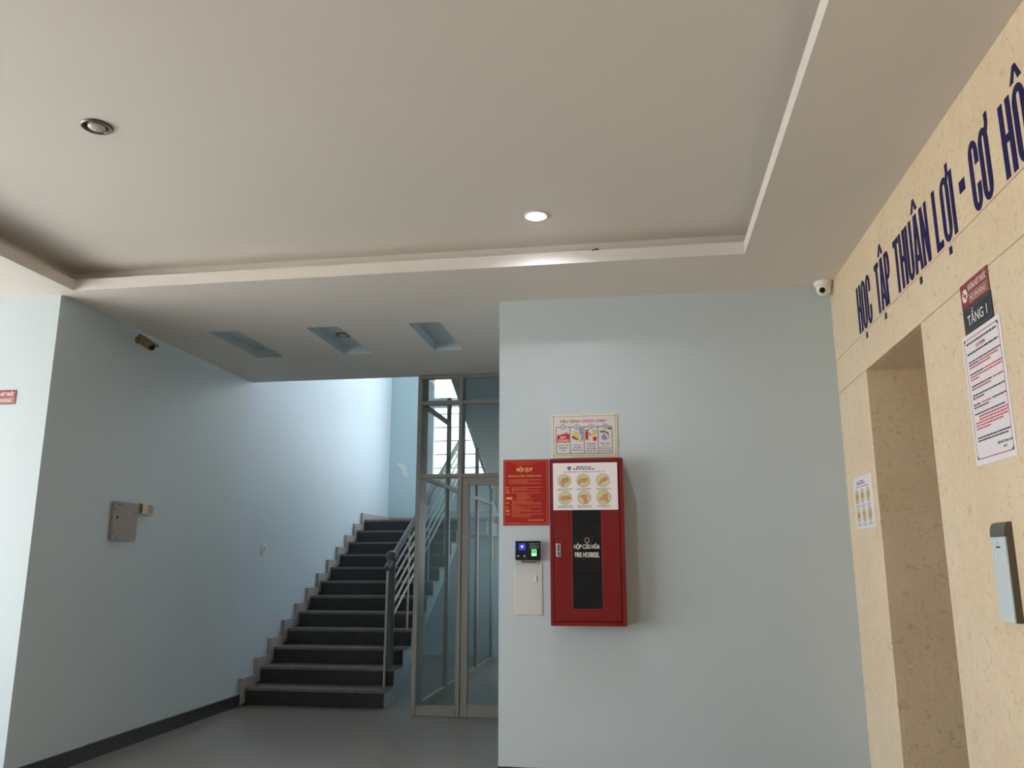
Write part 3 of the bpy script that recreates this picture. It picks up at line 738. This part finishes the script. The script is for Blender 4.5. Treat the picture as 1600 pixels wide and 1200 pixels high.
# no smoking signs, floor sign, rules notice
def smoke_sign(label, loc, rz):
    s = thing('no_smoking_sign', label, 'sign', loc, rz, 'red no smoking signs')
    w_, h_ = .302, .113
    box('panel', 'dark_red_sign', s, 0, w_, -.005, 0, 0, h_)
    y = -.0056
    b = MB(); disc(b, .046, .056, .031, y); b.build('symbol_disc', 'white_print', s)
    b = MB(); b.quad((.028,y-.0003,.052),(.064,y-.0003,.052),(.064,y-.0003,.060),(.028,y-.0003,.060)); b.build('cigarette_symbol', 'dark_red_sign', s)
    b = MB(); flat(b, [(.024,.074),(.029,.079),(.068,.038),(.063,.033)], y-.0005); b.build('slash_symbol', 'dark_red_sign', s)
    rframe(MB(), .090, w_-.012, .012, .050, .002, y).build('border', 'white_print', s)
    text('lettering', 'white_print', s, [('KHÔNG HÚT THUỐC', .188, .080, .030, .196), ('NO SMOKING!', .188, .031, .024, .172)], y-.0002, .03)
    b = MB(); b.quad((w_-.005,y,.0),(w_,y,.0),(w_,y,h_),(w_-.005,y,h_)); b.build('edge_strip', 'key_grey', s)
    return s
smoke_sign('red no smoking sign at the left edge on the bright pale wall', (-5.085, YF, 2.70+ZO), FACE_BACK)
smoke_sign('red no smoking sign on the marble wall above the TẦNG 1 plate', (XR, 3.865, 2.622+ZO), FACE_RIGHTWALL)
fs_ = thing('floor_number_sign', 'dark navy plate reading TẦNG 1 between the red sign and the white notice', 'sign', (XR, 3.863, 2.503+ZO), FACE_RIGHTWALL)
box('panel', 'navy_sign', fs_, 0, .304, -.005, 0, 0, .119)
rframe(MB(), .012, .292, .010, .109, .002, -.0056).build('border', 'key_grey', fs_)
text('lettering', 'white_print', fs_, [('TẦNG 1', .150, .056, .046, .210)], -.0058, .02)
qn = thing('rules_notice', 'tall white notice with red border below the TẦNG 1 plate', 'notice', (XR, 3.918, 1.915+ZO), FACE_RIGHTWALL)
w_, h_ = .411, .590
box('sheet', 'paper', qn, 0, w_, -.003, 0, 0, h_)
rframe(MB(), .022, w_-.022, .026, h_-.022, .0035, -.0036).build('border', 'red_print', qn)
cm = MB()
for sx in (0, 1):
    for sz in (0, 1):
        x = .022 if sx == 0 else w_-.022; z = .026 if sz == 0 else h_-.022; d = .022
        xa = x+d if sx == 0 else x-d; za = z+d if sz == 0 else z-d
        flat(cm, [(x, za), (x, z), (xa, z)], -.0038)
fine(cm.build('corner_marks', 'dark_print', qn))
fine(word_rows(MB(), [(.045,.370,.545)], -.0038, .009, (1.6, 3.6)).build('heading', 'dark_print', qn))
text('title', 'red_print', qn, [('QUY ĐỊNH', w_/2-.01, .520, .015, .10)], -.0038, .04)
dk = MB(); rd = MB(); y = -.0038
word_rows(dk, [(.045,.375,.498)], y, .008)
blocks = [('d',.46,.05,.385),('d',.447,.05,.16),('r',.447,.17,.36),('r',.434,.05,.28),
          ('d',.405,.05,.20),('r',.405,.21,.385),('r',.392,.05,.38),('r',.379,.05,.14),
          ('d',.350,.05,.27),('r',.350,.28,.38),('r',.337,.05,.26),
          ('d',.308,.05,.385),('d',.295,.05,.17),
          ('d',.266,.05,.13),('r',.266,.14,.24),('d',.266,.25,.385),('d',.253,.05,.21),
          ('d',.224,.05,.36),('r',.210,.09,.385),('r',.197,.09,.385),('r',.184,.05,.38),('r',.171,.05,.33),('r',.158,.05,.20),
          ('d',.118,.05,.385),('d',.105,.05,.36)]
for c, z, a, b_ in blocks: word_rows(dk if c == 'd' else rd, [(a, b_, z)], y, .0068, (1.6, 4.2))
fine(dk.build('body_text', 'dark_print', qn)); fine(rd.build('red_text', 'pink_print', qn))
text('signature', 'dark_print', qn, [('GIÁM ĐỐC TRUNG TÂM', .315, .072, .010, .14), ('ĐÃ KÝ', .315, .052, .009, .034)], y, .03)

# ------------------------------------------------------------------ face reader
fr_ = thing('attendance_reader', 'black fingerprint attendance terminal with blue screen and green sensor beside the red cabinet', 'reader', (-.951, YB, 1.507+ZO))
w_, h_ = .192, .148
MB().box(.004, w_-.004, -.045, -.012, 0, h_-.002).build('housing', 'silver_plastic', fr_, bevel=.010, seg=3)
MB().box(.045, .150, -.03, 0, -.012, .05).build('bracket', 'cap_grey', fr_, bevel=.004)
MB().box(.0, w_, -.056, -.042, .006, h_).build('front_plate', 'black_plastic', fr_, bevel=.006, seg=3)
y = -.0568
def q(name, m, x0, x1, z0, z1, dy=0.0): return MB().box(x0, x1, y-.001+dy, y+dy+.0008, z0, z1).build(name, m, fr_)
q('screen', 'screen_blue', .027, .080, .078, .130)
b = MB(); disc(b, .054, .106, .011, y-.0014); b.build('screen_icon', 'screen_glow', fr_)
for i in range(4):
    for j in range(4): q('key', 'key_grey', .113+.018*i, .126+.018*i, .092+.011*j, .099+.011*j)
MB().box(.126, .165, y-.006, y, .036, .086).build('sensor', 'sensor_pale', fr_, bevel=.004)
MB().box(.128, .163, y-.008, y-.005, .056, .084).build('sensor_window', 'sensor_green', fr_, bevel=.001, seg=1)
for x in (.024, .072): MB().cyl((x, y-.001, .036), (x, y+.001, .036), .006, n=16).build('camera_lens', 'white_plastic', fr_)
cp = thing('cable_cover', 'flat white cover plate on the wall under the attendance terminal', 'cover plate', (-.965, YB, 1.18))
MB().box(0, .215, -.006, 0, 0, .375).build('plate', 'cover_white', cp, bevel=.004)
b = MB().box(.155,.172,-.014,-.010,.24,.29); b.build('clip', 'white_frame', cp, bevel=.002)

# ------------------------------------------------------------------ sanitiser unit on marble wall
sd = thing('wall_dispenser', 'slim pale dispenser with a rounded grey cap on the marble wall at the right edge', 'dispenser', (XR, 3.79, 1.33), FACE_RIGHTWALL)
def disp_profile(p, z0, z1, zr):   # (out, z) closed section
    pts = [(0, z0), (p, z0), (p, zr)]
    for i in range(1, 9):
        a = R(90*i/8); pts.append((p*.25+p*.75*math.cos(a), zr+(z1-zr)*math.sin(a)))
    return pts+[(0, z1)]
def disp(name, m, x0, x1, p, z0, z1, zr, bevel=0):
    return MB().prism_x([(-o_, z) for o_, z in disp_profile(p, z0, z1, zr)], x0, x1).build(name, m, sd, bevel=bevel)
disp('shell', 'shell_grey', 0, .142, .024, 0, .40, .345)
MB().prism_x([(-o_, z) for o_, z in [(0,.343),(.034,.343),(.034,.352),(.032,.375),(.026,.392),(.015,.401),(0,.402)]], -.002, .141).build('cap', 'cap_grey', sd, bevel=.003)
MB().box(-.001, .138, -.034, -.024, .0, .341).build('front_cover', 'dispenser_white', sd, bevel=.003)
MB().box(.050, .090, -.0355, -.034, .296, .303).build('logo_mark', 'dark_print', sd)
MB().cyl((.070,-.0355,.316),(.070,-.034,.316),.003,n=10).build('indicator', 'key_grey', sd)
MB().box(.035,.055,-.0355,-.034,.255,.275).build('sticker', 'white_plastic', sd)

# ------------------------------------------------------------------ left passage wall items
LX = XL-.015
jb = thing('junction_box', 'grey metal junction box with a round lock on the dim passage wall', 'box', (LX, 6.50, 1.688+ZO), FACE_LEFTWALL)
MB().box(0, .345, -.022, 0, 0, .322).build('body', 'box_grey', jb, bevel=.003)
cov = MB().box(-.004, .349, -.034, -.022, -.004, .326).build('cover', 'box_grey', jb, bevel=.003)
MB().cyl((.055,-.036,.190),(.055,-.032,.190),.013).build('lock', 'dark_hole', cov)
for x, z in ((.06,.300),(.09,.300),(.31,.240),(.06,.018),(.012,.262),(.012,.055)): MB().cyl((x,-.0355,z),(x,-.033,z),.006,n=10).build('screw', 'dark_hole', cov)
bz = thing('sounder', 'small cream slotted sounder beside the grey junction box', 'sounder', (LX, 6.875, 1.922+ZO), FACE_LEFTWALL)
MB().box(0, .19, -.045, 0, 0, .10).build('body', 'cream_plastic', bz, bevel=.006)
for i in range(5): MB().box(.10, .18, -.0462, -.044, .014+.016*i, .021+.016*i).build('slot', 'brown_slot', bz)
MB().box(-.002,.014,-.046,-.03,.01,.09).build('end_strip', 'brown_slot', bz)  # dark brown strip along one end of the sounder body
sw = thing('light_switch', 'white light switch plate on the passage wall near the staircase', 'switch', (LX, 9.43, 1.59+ZO), FACE_LEFTWALL)
MB().box(0, .085, -.012, 0, 0, .122).build('plate', 'white_plastic', sw, bevel=.003)
for i in range(2): MB().box(.028, .057, -.017, -.012, .030+.036*i, .058+.036*i).build('rocker', 'box_grey', sw, bevel=.002)

# bullet camera on the passage wall
bc = thing('bullet_camera', 'old cream bullet security camera high on the dim passage wall', 'camera', (LX, 6.63, 3.49+ZO))
MB().lathe((0,0,0), (1,0,0), [(.035,0),(.035,.012),(.018,.022)], 20).build('wall_mount', 'old_camera', bc, smooth=True)
MB().cyl((.015,0,0),(.06,.02,-.02),.012).build('arm', 'dark_hole', bc, smooth=True)
ax = Vector((.62,.30,-.42)).normalized(); ax = Vector((.70,-.20,-.42)).normalized()
c0 = Vector((.035,.02,.0))
MB().lathe(c0, ax, [(.022,-.01),(.036,.0),(.038,.10),(.040,.15),(.036,.165),(.034,.158)], 24).build('body', 'old_camera', bc, smooth=True)
MB().lathe(c0+ax*.16, ax, [(.030,-.004),(.026,.001),(.002,.002)], 20).build('lens', 'lens_black', bc, smooth=True)
upv = Vector((0,0,1)); side = ax.cross(upv).normalized(); nup = side.cross(ax).normalized()
sh = MB()
for k in range(8):
    a0, a1 = R(20+140*k/8), R(20+140*(k+1)/8)
    pa = side*math.cos(a0)*.047+nup*math.sin(a0)*.047; pb = side*math.cos(a1)*.047+nup*math.sin(a1)*.047
    qa = pa*.93; qb = pb*.93
    A = c0+ax*-.02; B = c0+ax*.19
    sh.add([A+pa,A+pb,B+pb,B+pa,A+qa,A+qb,B+qb,B+qa],[(0,1,2,3),(7,6,5,4),(0,4,5,1),(1,5,6,2),(2,6,7,3),(3,7,4,0)])
sh.build('sun_shield', 'old_camera', bc)
MB().cyl((.0,.0,.02),(.02,.005,.055),.005).cyl((.02,.005,.055),c0+ax*-.02+Vector((0,0,.03)),.005).build('cable', 'dark_hole', bc)

# dome camera on the soffit in the corner
dc = thing('dome_camera', 'white dome security camera on the soffit at the corner of the marble wall', 'camera', (1.421, 6.20, H))
MB().lathe((0,0,0), (0,0,-1), [(.066,0),(.066,.018),(.060,.030),(.050,.034)], 36).build('base', 'white_plastic', dc, smooth=True)
eye = MB().lathe((0,0,-.030), (0,0,-1), [(.052,0),(.053,.02),(.048,.045),(.036,.066),(.018,.078),(.002,.081)], 36).build('eyeball', 'white_plastic', dc, smooth=True)
dv = (Vector((-.35,-.85,-.42))).normalized()
MB().lathe(Vector((0,0,-.055))+dv*.036, dv, [(.028,0),(.028,.012),(.024,.0135)], 28).build('lens_bezel', 'white_frame', eye, smooth=True)
MB().lathe(Vector((0,0,-.055))+dv*.036, dv, [(.022,.0125),(.021,.0155),(.002,.0165)], 28).build('lens', 'lens_black', eye, smooth=True)
